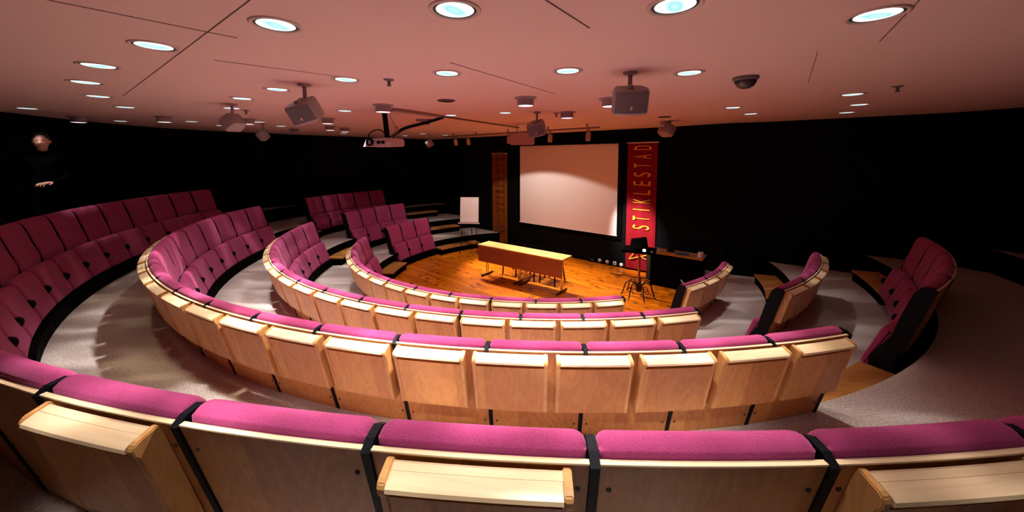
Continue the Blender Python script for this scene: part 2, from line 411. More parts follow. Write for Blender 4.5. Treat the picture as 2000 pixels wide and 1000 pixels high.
# ------------------------------------------------------------------ theatre seats
BASE = .25      # origin of a seat: this far inside the crest, on its floor
def seat_proto(k):
    Rr = R[k]; hc = ZC[k] - T[k]; base = Rr - BASE
    rootname = 'theatre_seat'
    t = thing(rootname, 'seat', 'seat')
    def P(pts): return [(y, z+hc) for y, z in pts]
    back = spline([(.016,-.035),(-.02,-.16),(-.06,-.32),(-.105,-.475),(-.14,-.50),(-.178,-.475),(-.186,-.41),(-.166,-.32),(-.135,-.23),(-.112,-.14),(-.088,-.065),(-.062,-.018),(-.026,.003),(.006,-.008)], 34)
    MB().cushion(P(back), .527, .032, 10, 5).bend(Rr, base).obj('backrest', FABRIC, t, smooth='all')
    seat = spline([(-.19,-.475),(-.215,-.447),(-.25,-.447),(-.282,-.485),(-.335,-.64),(-.392,-.80),(-.385,-.84),(-.345,-.85),(-.305,-.81),(-.245,-.63)], 30)
    MB().cushion(P(seat), .515, .03, 8, 4).bend(Rr, base).obj('seat_cushion', FABRIC, t, smooth='all')
    zb = -(hc - .347)
    yb = .018 + (zb+.03)*.275
    mb = MB(); mb.prism(P([(.020,-.030),(.034,-.030),(yb+.016, zb),(yb, zb)]), -.2625, .2625, 8)
    mb.cur = 2; mb.prism(P([(.0195,-.0275),(.0345,-.0275),(.0345,-.0315),(.0195,-.0315)]), -.2625, .2625, 8)   # pale plywood edge
    mb.cur = 1
    for sx in (-1, 1):      # bolt heads beside each post
        for zz in (-.11, -.40, zb+.09):
            yy = .034 + (zz+.030)*.275
            mb.lathe([(.007,-.002),(.007,.0015),(.004,.003)], (sx*.238, yy, hc+zz), 8, axis=(0, 1, .27))
    mb.bend(Rr, base).obj('back_panel', [BIRCH_PANEL, GAP, BIRCH_EDGE], t)
    # black steel side frame, from the crest down to the plinth
    fr = P([(.040,-.034),(.012,-.014),(-.03,-.010),(-.062,-.03),(-.092,-.085),(-.14,-.25),(-.178,-.40),(-.20,-.50),(-.27,-.62),(-.33,-.74),(-.33,-hc+.14),(-.17,-hc+.14),(-.16,-.66),(yb+.021, zb)])
    MB().prism(fr, -.2865, -.2635).bend(Rr, base).obj('side_frame', BLACK, t)
    mb = MB(); mb.lathe([(.03,-.034),(.044,-.028),(.044,.028),(.03,.034)], (-.275, -.325, hc-.665), 14, axis=(1,0,0)).bend(Rr, base).obj('hinge', BLACK, t, smooth=True)
    return t
def end_frame(k, parent):
    Rr = R[k]; hc = ZC[k] - T[k]; base = Rr - BASE; zb = -(hc-.347); yb = .018 + (zb+.03)*.275
    fr = [(y, z+hc) for y, z in [(.040,-.034),(.012,-.014),(-.03,-.010),(-.062,-.03),(-.092,-.085),(-.14,-.25),(-.178,-.40),(-.20,-.50),(-.27,-.62),(-.33,-.74),(-.33,-hc+.14),(-.17,-hc+.14),(-.16,-.66),(yb+.021, zb)]]
    MB().prism(fr, .2635, .2865).bend(Rr, base).obj('side_frame', BLACK, parent)
BIRCH_PANEL = BIRCH
protos = [seat_proto(k) for k in range(4)]
used = [False]*4
ROWN = ['front row', 'second row', 'third row', 'rearmost row']
def place_seat(k, a, label, group, off=0):
    loc = (*pol(R[k]-BASE-off, a), T[k]); rz = rad(a-90)
    if not used[k]:
        used[k] = True; o = protos[k]; o.location = loc; o.rotation_euler = (0, 0, rz); o['label'] = label; o['group'] = group; return o
    # prototypes keep their own end frames out of the copies
    return dup(protos[k], loc, rz, label, group)
RSH = [.03, .05, .15, 0]                      # the right block stands a little closer in
ROFF = [R[k]/(R[k]-RSH[k]) for k in range(4)]
ends = []
for k, a0, n, nm in BLOCKS:
    for i in range(n):
        a = a0 + DTH[k]*(i+.5)
        if nm == 'main':
            if k < 3: lab = f'magenta seat in the main block\'s {ROWN[k]}, {ORD[i]} from its left end'
            elif i < 16: lab = f'magenta seat of the rearmost row along the left wall, {ORD[i]} from its far end'
            else: lab = f'magenta seat with wooden back in the nearest row, {ORD[i-16]} from its left end'
            grp = f'seats in the {ROWN[k]} of the main block'
        elif nm == 'left':
            j = n-1-i
            lab = f'magenta seat in the far left block\'s {ROWN[k]}, {ORD[n-1-j]} from its right end'; grp = f'seats in the {ROWN[k]} of the far left block'
        else:
            lab = f'magenta seat in the right block\'s {ROWN[k]}, {ORD[i]} from its near aisle end'; grp = f'seats in the {ROWN[k]} of the right block'
        o = place_seat(k, a if nm != 'right' else a0 + DTH[k]*ROFF[k]*(i+.5), lab, grp, RSH[k] if nm == 'right' else 0)
        if i == 0: ends.append((k, o))
# local +x points to falling angle, so the seat at the low-angle end of each block lacks the frame on that side
for k, o in ends: end_frame(k, o)

# ------------------------------------------------------------------ folding desks on the seat backs
def desk_proto(k, ang, frac):
    """desk hung on the back of row k; ang = its pitch in degrees"""
    Rr = R[k]; base = Rr; w = rad(ang)*Rr*frac
    t = thing('folding_desk', 'desk', 'desk')
    def P(pts): return [(y, z) for y, z in pts]
    b = .021
    side = [(.036,-.036),(.082,-.049),(.092,-.056),(.096,-.067),(.093,-.082),(.082,-.098),(.000,-.410),(-.066,-.410),(.022,-.066)]
    for s in (-1, 1):
        x0, x1 = (-w/2, -w/2+b) if s < 0 else (w/2-b, w/2)
        MB().prism(P(side), x0, x1).bend(Rr, base).obj('side_board', BIRCH_SIDE, t, bevel=.003)
    MB().prism(P([(.072,-.100),(.078,-.100),(-.003,-.408),(-.018,-.408),(.060,-.100)]), -w/2+b, w/2-b, 6).bend(Rr, base).obj('front_panel', BIRCH, t)
    MB().prism(P([(.040,-.041),(.062,-.047),(.060,-.059),(.036,-.053)]), -w/2+b, w/2-b, 6).bend(Rr, base).obj('rear_slat', BIRCH_EDGE, t)
    MB().prism(P([(.0635,-.0465),(.090,-.0550),(.0995,-.0610),(.1015,-.070),(.096,-.076),(.088,-.074),(.061,-.0595)]), -w/2+b+.001, w/2-b-.001, 6).bend(Rr, base).obj('front_slat', BIRCH_EDGE, t, smooth=True)
    return t
def desk_at(proto, first, k, a, label, group, off=0):
    loc = (*pol(R[k]-off, a), ZC[k]); rz = rad(a-90)
    if first:
        proto.location = loc; proto.rotation_euler = (0, 0, rz); proto['label'] = label; proto['group'] = group; return proto
    return dup(proto, loc, rz, label, group)
DESKFROM = [197, 195, 192]
for k in range(3):
    a0, a1 = TH0[k]+.3, TH0[k]+DTH[k]*NS[k]-.1
    N = NS[k+1]; pitch = (a1-a0)/N; pr = desk_proto(k, pitch, .90); first = True
    for j in range(N):
        a = a1 - pitch*(j+.5)
        if a < DESKFROM[k]: continue
        desk_at(pr, first, k, a, f'birch folding desk on the back of the {ROWN[k]}, {ORD[j]} from its right end', f'desks on the back of the {ROWN[k]}'); first = False
    if k < 2:
        n = 4+k; b0 = 299.0+.2; b1 = 299.0+DTH[k]*(3+k)-.2; pitch = (b1-b0)/n
        for j in range(n):
            a = b0 + pitch*(j+.5)
            desk_at(pr, False, k, a, f'birch folding desk on the right block\'s {ROWN[k]}, {ORD[j]} from its near end', f'desks on the {ROWN[k]} of the right block', RSH[k])
pr = desk_proto(3, DTH[3], .80); first = True
for i, w_ in ((17, 'at the left, half in shadow'), (19, 'left of the middle'), (21, 'at the right edge of the photo')):
    desk_at(pr, first, 3, TH0[3]+DTH[3]*(i+.5), f'birch folding desk on the nearest row, {w_}', 'desks on the nearest row'); first = False

# ------------------------------------------------------------------ lights in the ceiling
LIGHTS = []
def spot(x, y, z, power, ang=100, blend=.55, col=(1, .90, .83), aim=None, size=.05, name='lamp_beam'):
    l = bpy.data.lights.new(name, 'SPOT'); l.energy = power; l.spot_size = rad(ang); l.spot_blend = blend; l.color = col; l.shadow_soft_size = size
    o = bpy.data.objects.new(name, l); COL.objects.link(o); o.location = (x, y, z)
    if aim is not None:
        o.rotation_euler = (Vector(aim) - Vector((x, y, z))).to_track_quat('-Z', 'Y').to_euler()
    LIGHTS.append(o)
    if name == 'lamp_beam':          # a faceted reflector throws a streaky beam
        l.use_nodes = True; nt = l.node_tree; em = nt.nodes['Emission']
        tc = nt.nodes.new('ShaderNodeTexCoord'); mp = nt.nodes.new('ShaderNodeMapping'); mp.inputs['Scale'].default_value = (2.6, 8.5, 1.0)
        mp.inputs['Rotation'].default_value = (0, 0, random.uniform(-.5, .5)); mp.inputs['Location'].default_value = (random.uniform(0, 9), random.uniform(0, 9), 0)
        no = nt.nodes.new('ShaderNodeTexNoise'); no.inputs['Scale'].default_value = 1.0; no.inputs['Detail'].default_value = 1.5; no.inputs['Distortion'].default_value = .8
        mr = nt.nodes.new('ShaderNodeMapRange'); mr.inputs[1].default_value = .48; mr.inputs[2].default_value = .74; mr.inputs[3].default_value = .72; mr.inputs[4].default_value = 4.0; mr.interpolation_type = 'SMOOTHSTEP'
        nt.links.new(tc.outputs['Normal'], mp.inputs['Vector']); nt.links.new(mp.outputs[0], no.inputs['Vector'])
        nt.links.new(no.outputs[0], mr.inputs[0]); nt.links.new(mr.outputs[0], em.inputs['Strength'])
    return o
def downlight_proto():
    t = thing('recessed_downlight', 'downlight', 'ceiling light')
    MB().lathe([(.118,0),(.116,-.006),(.108,-.009),(.099,-.006),(.097,0)], n=32, cap=False).obj('trim_ring', TRIMM, t, smooth='all')
    MB().lathe([(.098,-.0015),(.084,-.0015)], n=32, cap=False).obj('shadow_gap', GAP, t)
    MB().lathe([(.085,-.003),(.078,-.0045),(.03,-.006),(.001,-.0062)], n=32, cap=False).obj('lamp_glass', LAMPGLASS, t, smooth='all')
    return t
def can_proto():
    t = thing('surface_downlight', 'can light', 'ceiling light')
    MB().lathe([(.125,0),(.125,-.010),(.095,-.016)], n=28).obj('flange', GREYFIT, t, smooth=True)
    MB().lathe([(.092,-.014),(.092,-.088),(.087,-.09)], n=28, cap=False).obj('housing', GREYFIT, t, smooth=True)
    MB().lathe([(.0865,-.088),(.05,-.092),(.001,-.093)], n=28, cap=False).obj('lamp_glass', LAMPWHITE, t, smooth='all')
    return t
POW = 165.0
dl = downlight_proto(); cn = can_proto(); fd = fc = True
RINGN = {1: 'innermost ring', 2: 'second ring', 3: 'third ring', 4: 'ring nearest the camera', 5: 'outermost ring by the wall'}
# (ring, radius, angle, kind, power factor)
WARM = (1, .80, .50)
LAMPS = [   # ring, radius, angle, kind, output, beam width
 (4,6.38,280.9,'d',.18,72),(4,6.38,271.9,'d',.85,80),(4,6.38,263.2,'d',1.5,92),(4,6.38,254.8,'d',1.2,88),(4,6.38,245.9,'d',.34,74),(4,6.38,237.3,'d',.12,60),(4,6.38,228.9,'d',.08,56),(4,6.38,219.9,'d',.07,56),(4,6.38,210.8,'d',.06,56),(4,6.40,199.9,'c',.06,56),(4,6.42,192.6,'d',.05,56),(4,6.42,185.1,'d',.04,56),
 (3,5.17,331.5,'d',.03,46),(3,5.14,320.0,'d',.035,46),(3,5.14,307.6,'d',.05,46),(3,5.17,280.0,'d',.85,88),(3,5.17,269.2,'d',1.1,98),(3,5.2,258.8,'d',1.15,98),(3,5.24,248.7,'d',1.4,94),(3,5.24,238.2,'d',1.5,90),(3,5.25,228.3,'d',1.3,86),(3,5.25,216.8,'d',.9,80),(3,5.28,199.9,'c',.35,72),(3,5.3,193.9,'d',.30,68),(3,5.3,184.4,'d',.2,66),
 (2,3.95,323.8,'d',.22,76),(2,3.93,309.0,'d',.40,76),(2,3.88,279.1,'c',.9,90),(2,3.92,264.9,'c',1.1,90),(2,3.99,237.9,'c',1.2,86),(2,4.02,224.8,'d',1.0,84),(2,4.04,207.2,'c',.65,76),
 (1,2.64,333.0,'c',.3,62),(1,2.62,276.8,'c',.40,76),(1,2.62,256.8,'d',.40,76),(1,2.68,237.1,'d',.45,76),(2,4.30,185.0,'c',.35,70),(2,4.2,178.5,'c',.3,70),
 (5,7.56,204.9,'d',.34,56),(5,7.70,196.4,'c',.03,60),(5,7.56,191.7,'d',.03,60),
 (5,7.62,275.0,'d',.14,60),(5,7.62,267.0,'d',.85,62),(5,7.62,259.0,'d',.45,60),
 (2,3.66,144.1,'d',.15,64),(2,3.8,130.7,'d',.22,66),(3,4.75,141.2,'d',.12,70),(3,5.45,158.8,'d',.10,70)]
cnt = {}
for rg, r_, a, kind, pw, bw in LAMPS:
    x, y = pol(r_, a)
    i = cnt.get((rg, kind), 0); cnt[(rg, kind)] = i+1
    if kind == 'd':
        lab = f'recessed downlight in the ceiling\'s {RINGN[rg]}, {ORD[i]} from the right'
        if fd: o = dl; o.location = (x, y, ZCEIL); o.rotation_euler = (0, 0, random.uniform(0, 6)); o['label'] = lab; o['group'] = 'recessed downlights'; fd = False
        else: dup(dl, (x, y, ZCEIL), random.uniform(0, 6), lab, 'recessed downlights')
        # the lamps behind the camera are turned towards the stage
        spot(x, y, ZCEIL-.015, POW*pw, bw, .85, col=WARM if rg == 4 and a < 250 or a == 280.9 else (1, .90, .83), aim=(*pol(6.55, a), T[3]) if r_ == 7.62 else None)
    else:
        lab = f'grey cylinder downlight in the ceiling\'s {RINGN[rg]}, {ORD[i]} from the right'
        if fc: o = cn; o.location = (x, y, ZCEIL); o['label'] = lab; o['group'] = 'cylinder downlights'; fc = False
        else: dup(cn, (x, y, ZCEIL), 0, lab, 'cylinder downlights')
        spot(x, y, ZCEIL-.10, POW*pw, bw, .85, col=WARM if rg == 4 and a < 250 or a == 280.9 else (1, .90, .83))

# ------------------------------------------------------------------ loudspeakers under the ceiling
def speaker_parts(t, drop, aim, w=.30, h=.20, d=.22, mat=None):
    """t at the ceiling; aim = (yaw, pitch, roll) of the cabinet, whose grille looks along its -y"""
    mat = mat or GREYFIT
    MB().lathe([(.055,0),(.055,-.012),(.03,-.02)], n=20).obj('mount_plate', GREYFIT, t, smooth=True)
    MB().tube([(0,0,-.012),(0,0,-drop+h*.40)], .017, 10).obj('stem', GREYFIT, t, smooth=True)
    c = bpy.data.objects.new('cabinet', None)
    q = Matrix.Rotation(aim[0], 3, 'Z') @ Matrix.Rotation(aim[1], 3, 'X') @ Matrix.Rotation(aim[2], 3, 'Y')
    # plan outline: bowed front, waist tapering to the rear
    plan = [(-w*.46,-d*.42),(-w*.30,-d*.50),(0,-d*.52),(w*.30,-d*.50),(w*.46,-d*.42),(w*.5,-d*.25),(w*.5,0),(w*.40,d*.42),(w*.33,d*.48),(-w*.33,d*.48),(-w*.40,d*.42),(-w*.5,0),(-w*.5,-d*.25)]
    n = len(plan); mb = MB()
    vs = [(x*.93, y*.93, -h/2) for x, y in plan] + [(x, y, -h*.42) for x, y in plan] + [(x, y, h*.42) for x, y in plan] + [(x*.93, y*.93, h/2) for x, y in plan]
    fs = [tuple(range(n-1, -1, -1)), tuple(3*n+i for i in range(n))]
    for L in range(3): fs += [(L*n+i, L*n+(i+1) % n, (L+1)*n+(i+1) % n, (L+1)*n+i) for i in range(n)]
    mb.add(vs, fs)
    def put(mb, name, mat, par, smooth=True):
        mb.v = [tuple(q @ Vector(p) + Vector((0, 0, -drop))) for p in mb.v]; return mb.obj(name, mat, par, smooth=smooth)
    body = put(mb, 'cabinet', mat, t)
    g = MB(); gp = [(-w*.44,-d*.435),(-w*.29,-d*.512),(0,-d*.532),(w*.29,-d*.512),(w*.44,-d*.435)]
    gv = [(x, y-.003, -h*.40) for x, y in gp] + [(x, y-.003, h*.40) for x, y in gp] + [(x, y+.006, -h*.40) for x, y in gp] + [(x, y+.006, h*.40) for x, y in gp]
    gf = [(i, i+1, 5+i+1, 5+i) for i in range(4)] + [(10+i, 15+i, 16+i, 11+i) for i in range(4)] + [(0,5,15,10),(4,14,19,9)] + [(5+i, 6+i, 16+i, 15+i) for i in range(4)] + [(i, 10+i, 11+i, i+1) for i in range(4)]
    g.add(gv, gf); put(g, 'grille', GREYDARK, body)
    bd = MB().box((0, -d*.54-.004, -h*.18), (.016, .004, .026)); put(bd, 'badge', BADGE, body, False)
    br = MB().box((0, -.01, h*.5+.012), (.035, .09, .024)); put(br, 'bracket', GREYFIT, t, False)
SPK = [  # x, y, drop, (yaw, pitch, roll), size factor, label
 ((.93,2.92), .215, (rad(-9), rad(22), 0), .90, 'large grey loudspeaker facing the camera, right of the ceiling\'s middle'),
 ((-1.87,3.35), .235, (rad(-2), rad(30), rad(-14)), .86, 'large grey loudspeaker on a ceiling stem above the left seats'),
 ((.37,5.44), .235, (rad(-14), rad(26), rad(-10)), .9, 'grey loudspeaker hanging in front of the projection screen\'s top edge'),
 ((-3.42,4.52), .225, (rad(-100), rad(38), rad(0)), .74, 'grey loudspeaker tilted away from the camera on the left, seen from behind'),
 ((-4.76,7.03), .235, (rad(-80), rad(40), rad(0)), .68, 'small tilted loudspeaker near the dark left wall'),
 ((2.86,6.80), .165, (rad(115), rad(30), rad(0)), .9, 'small loudspeaker hanging right of the red banner\'s top'),
 ((-2.33,10.36), .27, (rad(-75), rad(32), rad(0)), .9, 'small cream loudspeaker caught by lamp light beside the projector'),
]
for (x, y), drop, aim, s, lab in SPK:
    t = thing('ceiling_loudspeaker', lab, 'loudspeaker', (x, y, ZCEIL), group='ceiling loudspeakers')
    speaker_parts(t, drop, aim, .30*s, .21*s, .23*s)
# the wide box above the screen's left corner
t = thing('ceiling_loudspeaker', 'wide tan wedge shaped loudspeaker box hung above the screen\'s left corner', 'loudspeaker', (.21, 7.35, ZCEIL), rz=rad(-8))
b = MB(); b.prism([(-.12,-.42),(.10,-.40),(.16,-.20),(-.12,-.19)], -.235, .235); b.obj('cabinet', TANBOX, t, bevel=.012)
MB().prism([(-.10,-.38),(.06,-.38),(.06,-.24),(-.10,-.24)], -.29, -.236).obj('side_horn', TANBOX, t, bevel=.008)
for x in (-.10, .10): MB().box((x, 0, -.095), (.016, .03, .19)).obj('hanger', GREYFIT, t)

# ------------------------------------------------------------------ stage lighting track
def on_track(s, off=1.9): 
    p = Vector((-.587, 11.633, 0)) + SD*s + SN*off; return p
TZ = ZCEIL - .085
mid = on_track(2.3)
t = thing('lighting_track', 'long dark lighting track hung under the ceiling before the screen', 'track', (mid.x, mid.y, ZCEIL), rz=math.atan2(SD.y, SD.x))
MB().box((0,0,-.085), (4.75, .036, .032)).obj('rail', plain('track_rail', (.20,.13,.10), .5), t)
for s in (-2.0, -1.1, 0, 1.15, 2.1): MB().box((s, 0, -.036), (.03, .03, .072)).obj('hanger', GREYFIT, t)
heads = [-1.90, -1.40, .02, .55, 1.20, 2.12]
HEADW = ['leftmost', 'second from the left', 'third from the left', 'third from the right', 'second from the right', 'rightmost']
for i, s in enumerate(heads):
    p = on_track(2.3+s)
    t = thing('track_spotlight', f'tan cylinder spotlight on the stage lighting track, {HEADW[i]}', 'spotlight', (p.x, p.y, TZ-.016), rz=math.atan2(SD.y, SD.x), group='spotlights on the track')
    MB().box((0,0,-.02), (.05, .03, .04)).obj('adapter', TANBOX, t)
    MB().tube([(0,0,-.03),(0,.0,-.085)], .009, 8).obj('arm', TANBOX, t, smooth=True)
    MB().lathe([(.030,.085),(.048,.07),(.050,-.075),(.046,-.085),(.040,-.080)], (0,.01,-.15), 18, axis=(0,-.25+.08*i,1)).obj('housing', TANBOX, t, smooth=True)

# ------------------------------------------------------------------ projector and its cables
t = thing('ceiling_projector', 'pale grey projector on a black pole under the ceiling, left of centre', 'projector', (-1.79, 5.18, ZCEIL), rz=rad(-24)); t.scale = (1.1, 1.1, 1.1)
MB().tube([(0,0,0),(.02,.02,-.34)], .033, 12).obj('pole', BLACK, t, smooth=True)
MB().lathe([(.05,0),(.05,-.03),(.03,-.04)], n=16).obj('mount_plate', BLACK, t, smooth=True)
pb = MB(); pb.prism([(-.14,-.46),(.14,-.46),(.145,-.44),(.14,-.375),(.10,-.355),(-.11,-.355),(-.145,-.385),(-.145,-.445)], -.20, .20)
body = pb.obj('housing', plain('projector_plastic', (.52,.40,.40), .4), t, bevel=.012)
MB().lathe([(.05,0),(.05,.035),(.043,.04),(.038,.02)], (-.10,-.145,-.405), 20, axis=(0,-1,0)).obj('lens_ring', BLACK, body, smooth=True)
MB().lathe([(.036,0),(.02,.010),(.001,.012)], (-.10,-.16,-.405), 20, axis=(0,-1,0)).obj('lens', LENS, body, smooth=True)
for x in (.03, .10): MB().box((x, -.148, -.41), (.05, .006, .035)).obj('vent', BLACKMATT, body)
MB().prism([(-.145,-.46),(-.02,-.46),(.06,-.375),(-.10,-.365)], -.225, -.201).obj('side_cover', WHITEPLASTIC, body)
mb = MB(); mb.tube(spline([(.02,.05,-.36),(-.12,.05,-.24),(-.24,.0,-.27),(-.26,-.02,-.36),(-.20,-.02,-.42)], 18, False), .008, 6); mb.obj('cable_loop', BLACK, t, smooth=True)
mb = MB(); mb.tube(spline([(.03,.05,-.36),(.12,.22,-.22),(.22,.55,-.12),(.30,.86,-.02)], 18, False), .021, 8); mb.obj('cable_arm', BLACK, t, smooth=True)
mb = MB(); mb.tube(spline([(.08,0,-.36),(.13,.05,-.28),(.10,.06,-.17),(.05,.03,-.05)], 14, False), .005, 6); mb.obj('cable', GREYFIT, t, smooth=True)
mb = MB(); mb.tube(spline([(.15,.02,-.36),(.17,.05,-.24),(.12,.08,-.20),(.16,.1,-.30)], 14, False), .004, 6); mb.obj('cable', GREYFIT, t, smooth=True)
# trunking along the ceiling, ceiling box
a = Vector((-1.60, 4.95, 0)); b = Vector((.16, 8.1, 0)); d = b-a
t = thing('cable_trunking', 'thin dark cable trunking running from the projector towards the stage', 'trunking', ((a+b)/2 + Vector((0,0,ZCEIL))), rz=math.atan2(d.y, d.x))
MB().box((0,0,-.012), (d.length, .035, .024)).obj('duct', plain('trunking_brown', (.16,.10,.085), .6), t)
MB().box((-d.length/2+.45,-.02,-.02), (.9, .11, .038)).obj('wide_duct', plain('trunking_grey', (.34,.24,.22), .6), t)
t = thing('ceiling_sensor', 'small grey box sensor on the ceiling beside the cable trunking', 'sensor', (-1.50, 6.40, ZCEIL))
MB().box((0,0,-.018), (.30,.16,.036)).obj('base', GREYFIT, t, bevel=.006); MB().lathe([(.075,-.034),(.07,-.085),(.05,-.09)], n=20).obj('sensor_head', GREYDARK, t, smooth=True)
# sprinklers, vents, dome
for (x, y), lab in [((-1.04,3.15), 'small sprinkler head hanging between the near downlights left of centre'), ((3.65,3.51), 'small sprinkler head on the dark ceiling at far right'), ((.67,5.55), 'small sprinkler head beside the middle cylinder downlight'), ((-3.67,5.10), 'small sprinkler head behind the far left loudspeaker')]:
    t = thing('sprinkler', lab, 'sprinkler', (x, y, ZCEIL), group='ceiling sprinklers')
    MB().lathe([(.045,0),(.04,-.008),(.018,-.012)], n=16).obj('escutcheon', GREYDARK, t, smooth=True)
    MB().lathe([(.014,-.010),(.012,-.045),(.02,-.05),(.02,-.055)], n=12).obj('nozzle', GREYDARK, t, smooth=True)
t = thing('dome_camera', 'dark dome camera on the ceiling right of the centre', 'camera', (1.95, 3.10, ZCEIL))
MB().lathe([(.095,0),(.095,-.022),(.085,-.03)], n=24).obj('base', GREYDARK, t, smooth=True)
MB().lathe([(.082,-.028),(.078,-.05),(.062,-.075),(.035,-.092),(.001,-.097)], n=24, cap=False).obj('dome', plain('smoked_dome', (.035,.028,.028), .2), t, smooth='all')
for (x, y), lab in [((-.76,4.29), 'dark round vent opening in the ceiling near the middle'), ((2.52,6.09), 'dark round vent in the ceiling above the red banner')]:
    t = thing('ceiling_vent', lab, 'vent', (x, y, ZCEIL), group='round ceiling vents')
    MB().lathe([(.105,0),(.10,-.010),(.07,-.012)], n=24, cap=False).obj('frame', SEAM, t, smooth=True)
    MB().lathe([(.088,-.004),(.001,-.004)], n=24, cap=False).obj('grille', GAP, t)
t = thing('smoke_detector', 'small dark smoke detector on the far left of the ceiling', 'detector', (-4.99, 8.43, ZCEIL))
MB().lathe([(.10,0),(.10,-.03),(.07,-.055),(.06,-.06)], n=20).obj('housing', GREYDARK, t, smooth=True)

# ------------------------------------------------------------------ stage wall: screen, banners, outlets
def stage_pt(s, z, off=0):
    p = Vector((-.587, 11.633, 0)) + SD*s + SN*off; return Vector((p.x, p.y, z))
RZ = math.atan2(SD.y, SD.x)           # local x runs along the wall to the right, local -y faces the room
z0, z1 = CAM_H-1.93, CAM_H+.325
t = thing('projection_screen', 'large white projection screen with a black surround on the stage wall', 'screen', stage_pt(2.68, z0), rz=RZ)
MB().box((0,-.05,(z1-z0)/2), (3.075, .012, z1-z0)).obj('screen_cloth', SCREENM, t)
fb = MB(); fb.box((0,-.035,(z1-z0)/2+.0), (3.30, .018, z1-z0+.20)); fb.obj('surround', BLACKMATT, t)
MB().tube([(-1.55,-.06,-.006),(1.55,-.06,-.006)], .013, 10).obj('bottom_bar', WHITEPLASTIC, t, smooth=True)
MB().box((0,-.08,z1-z0+.07), (3.3, .12, .12)).obj('roller_case', BLACKMATT, t, bevel=.01)

def text_mesh(ch, height, width):
    cu = bpy.data.curves.new('letter', 'FONT'); cu.body = ch; cu.size = 1; cu.extrude = .004; cu.align_x = 'CENTER'
    o = bpy.data.objects.new('letter', cu); COL.objects.link(o)
    bpy.context.view_layer.update()
    me = bpy.data.meshes.new_from_object(o.evaluated_get(bpy.context.evaluated_depsgraph_get()))
    bpy.data.objects.remove(o)
    xs = [v.co.x for v in me.vertices]; ys = [v.co.y for v in me.vertices]
    sx = width/max(1e-6, max(xs)-min(xs)); sy = height/(max(ys)-min(ys)); mx = (max(xs)+min(xs))/2; my = (max(ys)+min(ys))/2
    if ch == 'I': sx = width*.22/max(1e-6, max(xs)-min(xs))
    return me, sx, sy, mx, my
def banner(name, label, s, w, zb, zt, mat, ink, lets, lstart, lstep, lh, lw, ribs):
    t = thing(name, label, 'banner', stage_pt(s, zb), rz=RZ)
    n = 14; mb = MB(); H = zt-zb
    vs = []; fs = []
    for i in range(n+1):
        x = -w/2 + w*i/n; y = -.03 - .012*math.sin(i*1.1)
        vs += [(x, y, 0), (x, y, H), (x, y+.006, 0), (x, y+.006, H)]
    for i in range(n):
        a = 4*i; b = 4*(i+1); fs += [(a, b, b+1, a+1), (a+2, a+3, b+3, b+2), (a, a+2, b+2, b), (a+1, b+1, b+3, a+3)]
    fs += [(0,1,3,2), (4*n, 4*n+2, 4*n+3, 4*n+1)]
    mb.add(vs, fs); mb.obj('cloth', mat, t, smooth=True)
    MB().tube([(-w/2-.02,-.03,H),(w/2+.02,-.03,H)], .014, 10).obj('top_rod', WHITEPLASTIC, t, smooth=True)
    for i, ch in enumerate(lets):      # lettering reads upwards
        me, sx, sy, mx, my = text_mesh(ch, lh, lw)
        for v in me.vertices:
            lx = (v.co.x-mx)*sx; ly = (v.co.y-my)*sy; lz = v.co.z
            v.co = (-ly + w*.02, -.046-lz, lstart + i*lstep + lx)
        me.materials.append(ink); o = bpy.data.objects.new('lettering', me); COL.objects.link(o); o.parent = t
    # emblem near the foot: an open chevron with a curl
    e = MB(); 
    pts = [(-w*.05,-.048,.52),(-w*.36,-.048,.22),(w*.30,-.048,.40)]
    for p, q in zip(pts[:-1], pts[1:]): e.tube([p, q], .014, 6)
    e.tube(spline([(w*.30,-.048,.40),(w*.36,-.048,.52),(w*.12,-.048,.50),(w*.05,-.048,.34),(w*.24,-.048,.28)], 14, False), .011, 6)
    e.obj('emblem', ink, t, smooth=True)
    return t
banner('hanging_banner', 'tall red banner with gold upright lettering, right of the screen', 4.80, .70, CAM_H-2.68, CAM_H+.33, REDCLOTH, GOLD, 'STIKLESTAD', 1.03, .207, .40, .10, 0)
banner('hanging_banner', 'dim orange banner with brown upright lettering, left of the screen', .285, .64, CAM_H-2.68, CAM_H+.12, ORANGECLOTH, BROWNPRINT, 'STIKLESTAD', 1.03, .20, .36, .10, 0)
OUT = [(3.56, .05, 'dark square'), (3.76, .065, 'round white'), (3.97, .065, 'round'), (4.17, .065, 'square'), (4.34, .06, 'round')]
olab = ['small dark socket box low on the black stage wall, leftmost of five', 'round pale outlet low on the stage wall, second of five from left', 'round pale outlet low on the stage wall, third of five', 'square white outlet with a dark middle low on the stage wall', 'bright round white outlet low on the stage wall nearest the banner']
for i, (s, z, _) in enumerate(OUT):
    t = thing('wall_outlet', olab[i], 'outlet', stage_pt(s, z+.02, .0), rz=RZ, group='wall outlets beside the red banner')
    if i == 0: MB().box((0,-.02,0), (.10,.04,.06)).obj('box_body', plain('dark_socket', (.02,.025,.04), .4), t, bevel=.004)
    elif i == 3:
        MB().box((0,-.012,0), (.085,.024,.085)).obj('plate', WHITEPLASTIC, t, bevel=.006); MB().box((0,-.026,0), (.045,.006,.045)).obj('socket', GREYDARK, t)
    else:
        MB().lathe([(.045,0),(.044,.018),(.036,.024)], (0,0,0), 20, axis=(0,-1,0)).obj('plate', WHITEPLASTIC, t, smooth=True)
        if i < 4: MB().lathe([(.018,0),(.016,.006)], (0,-.022,0), 14, axis=(0,-1,0)).obj('socket', GREYFIT, t, smooth=True)

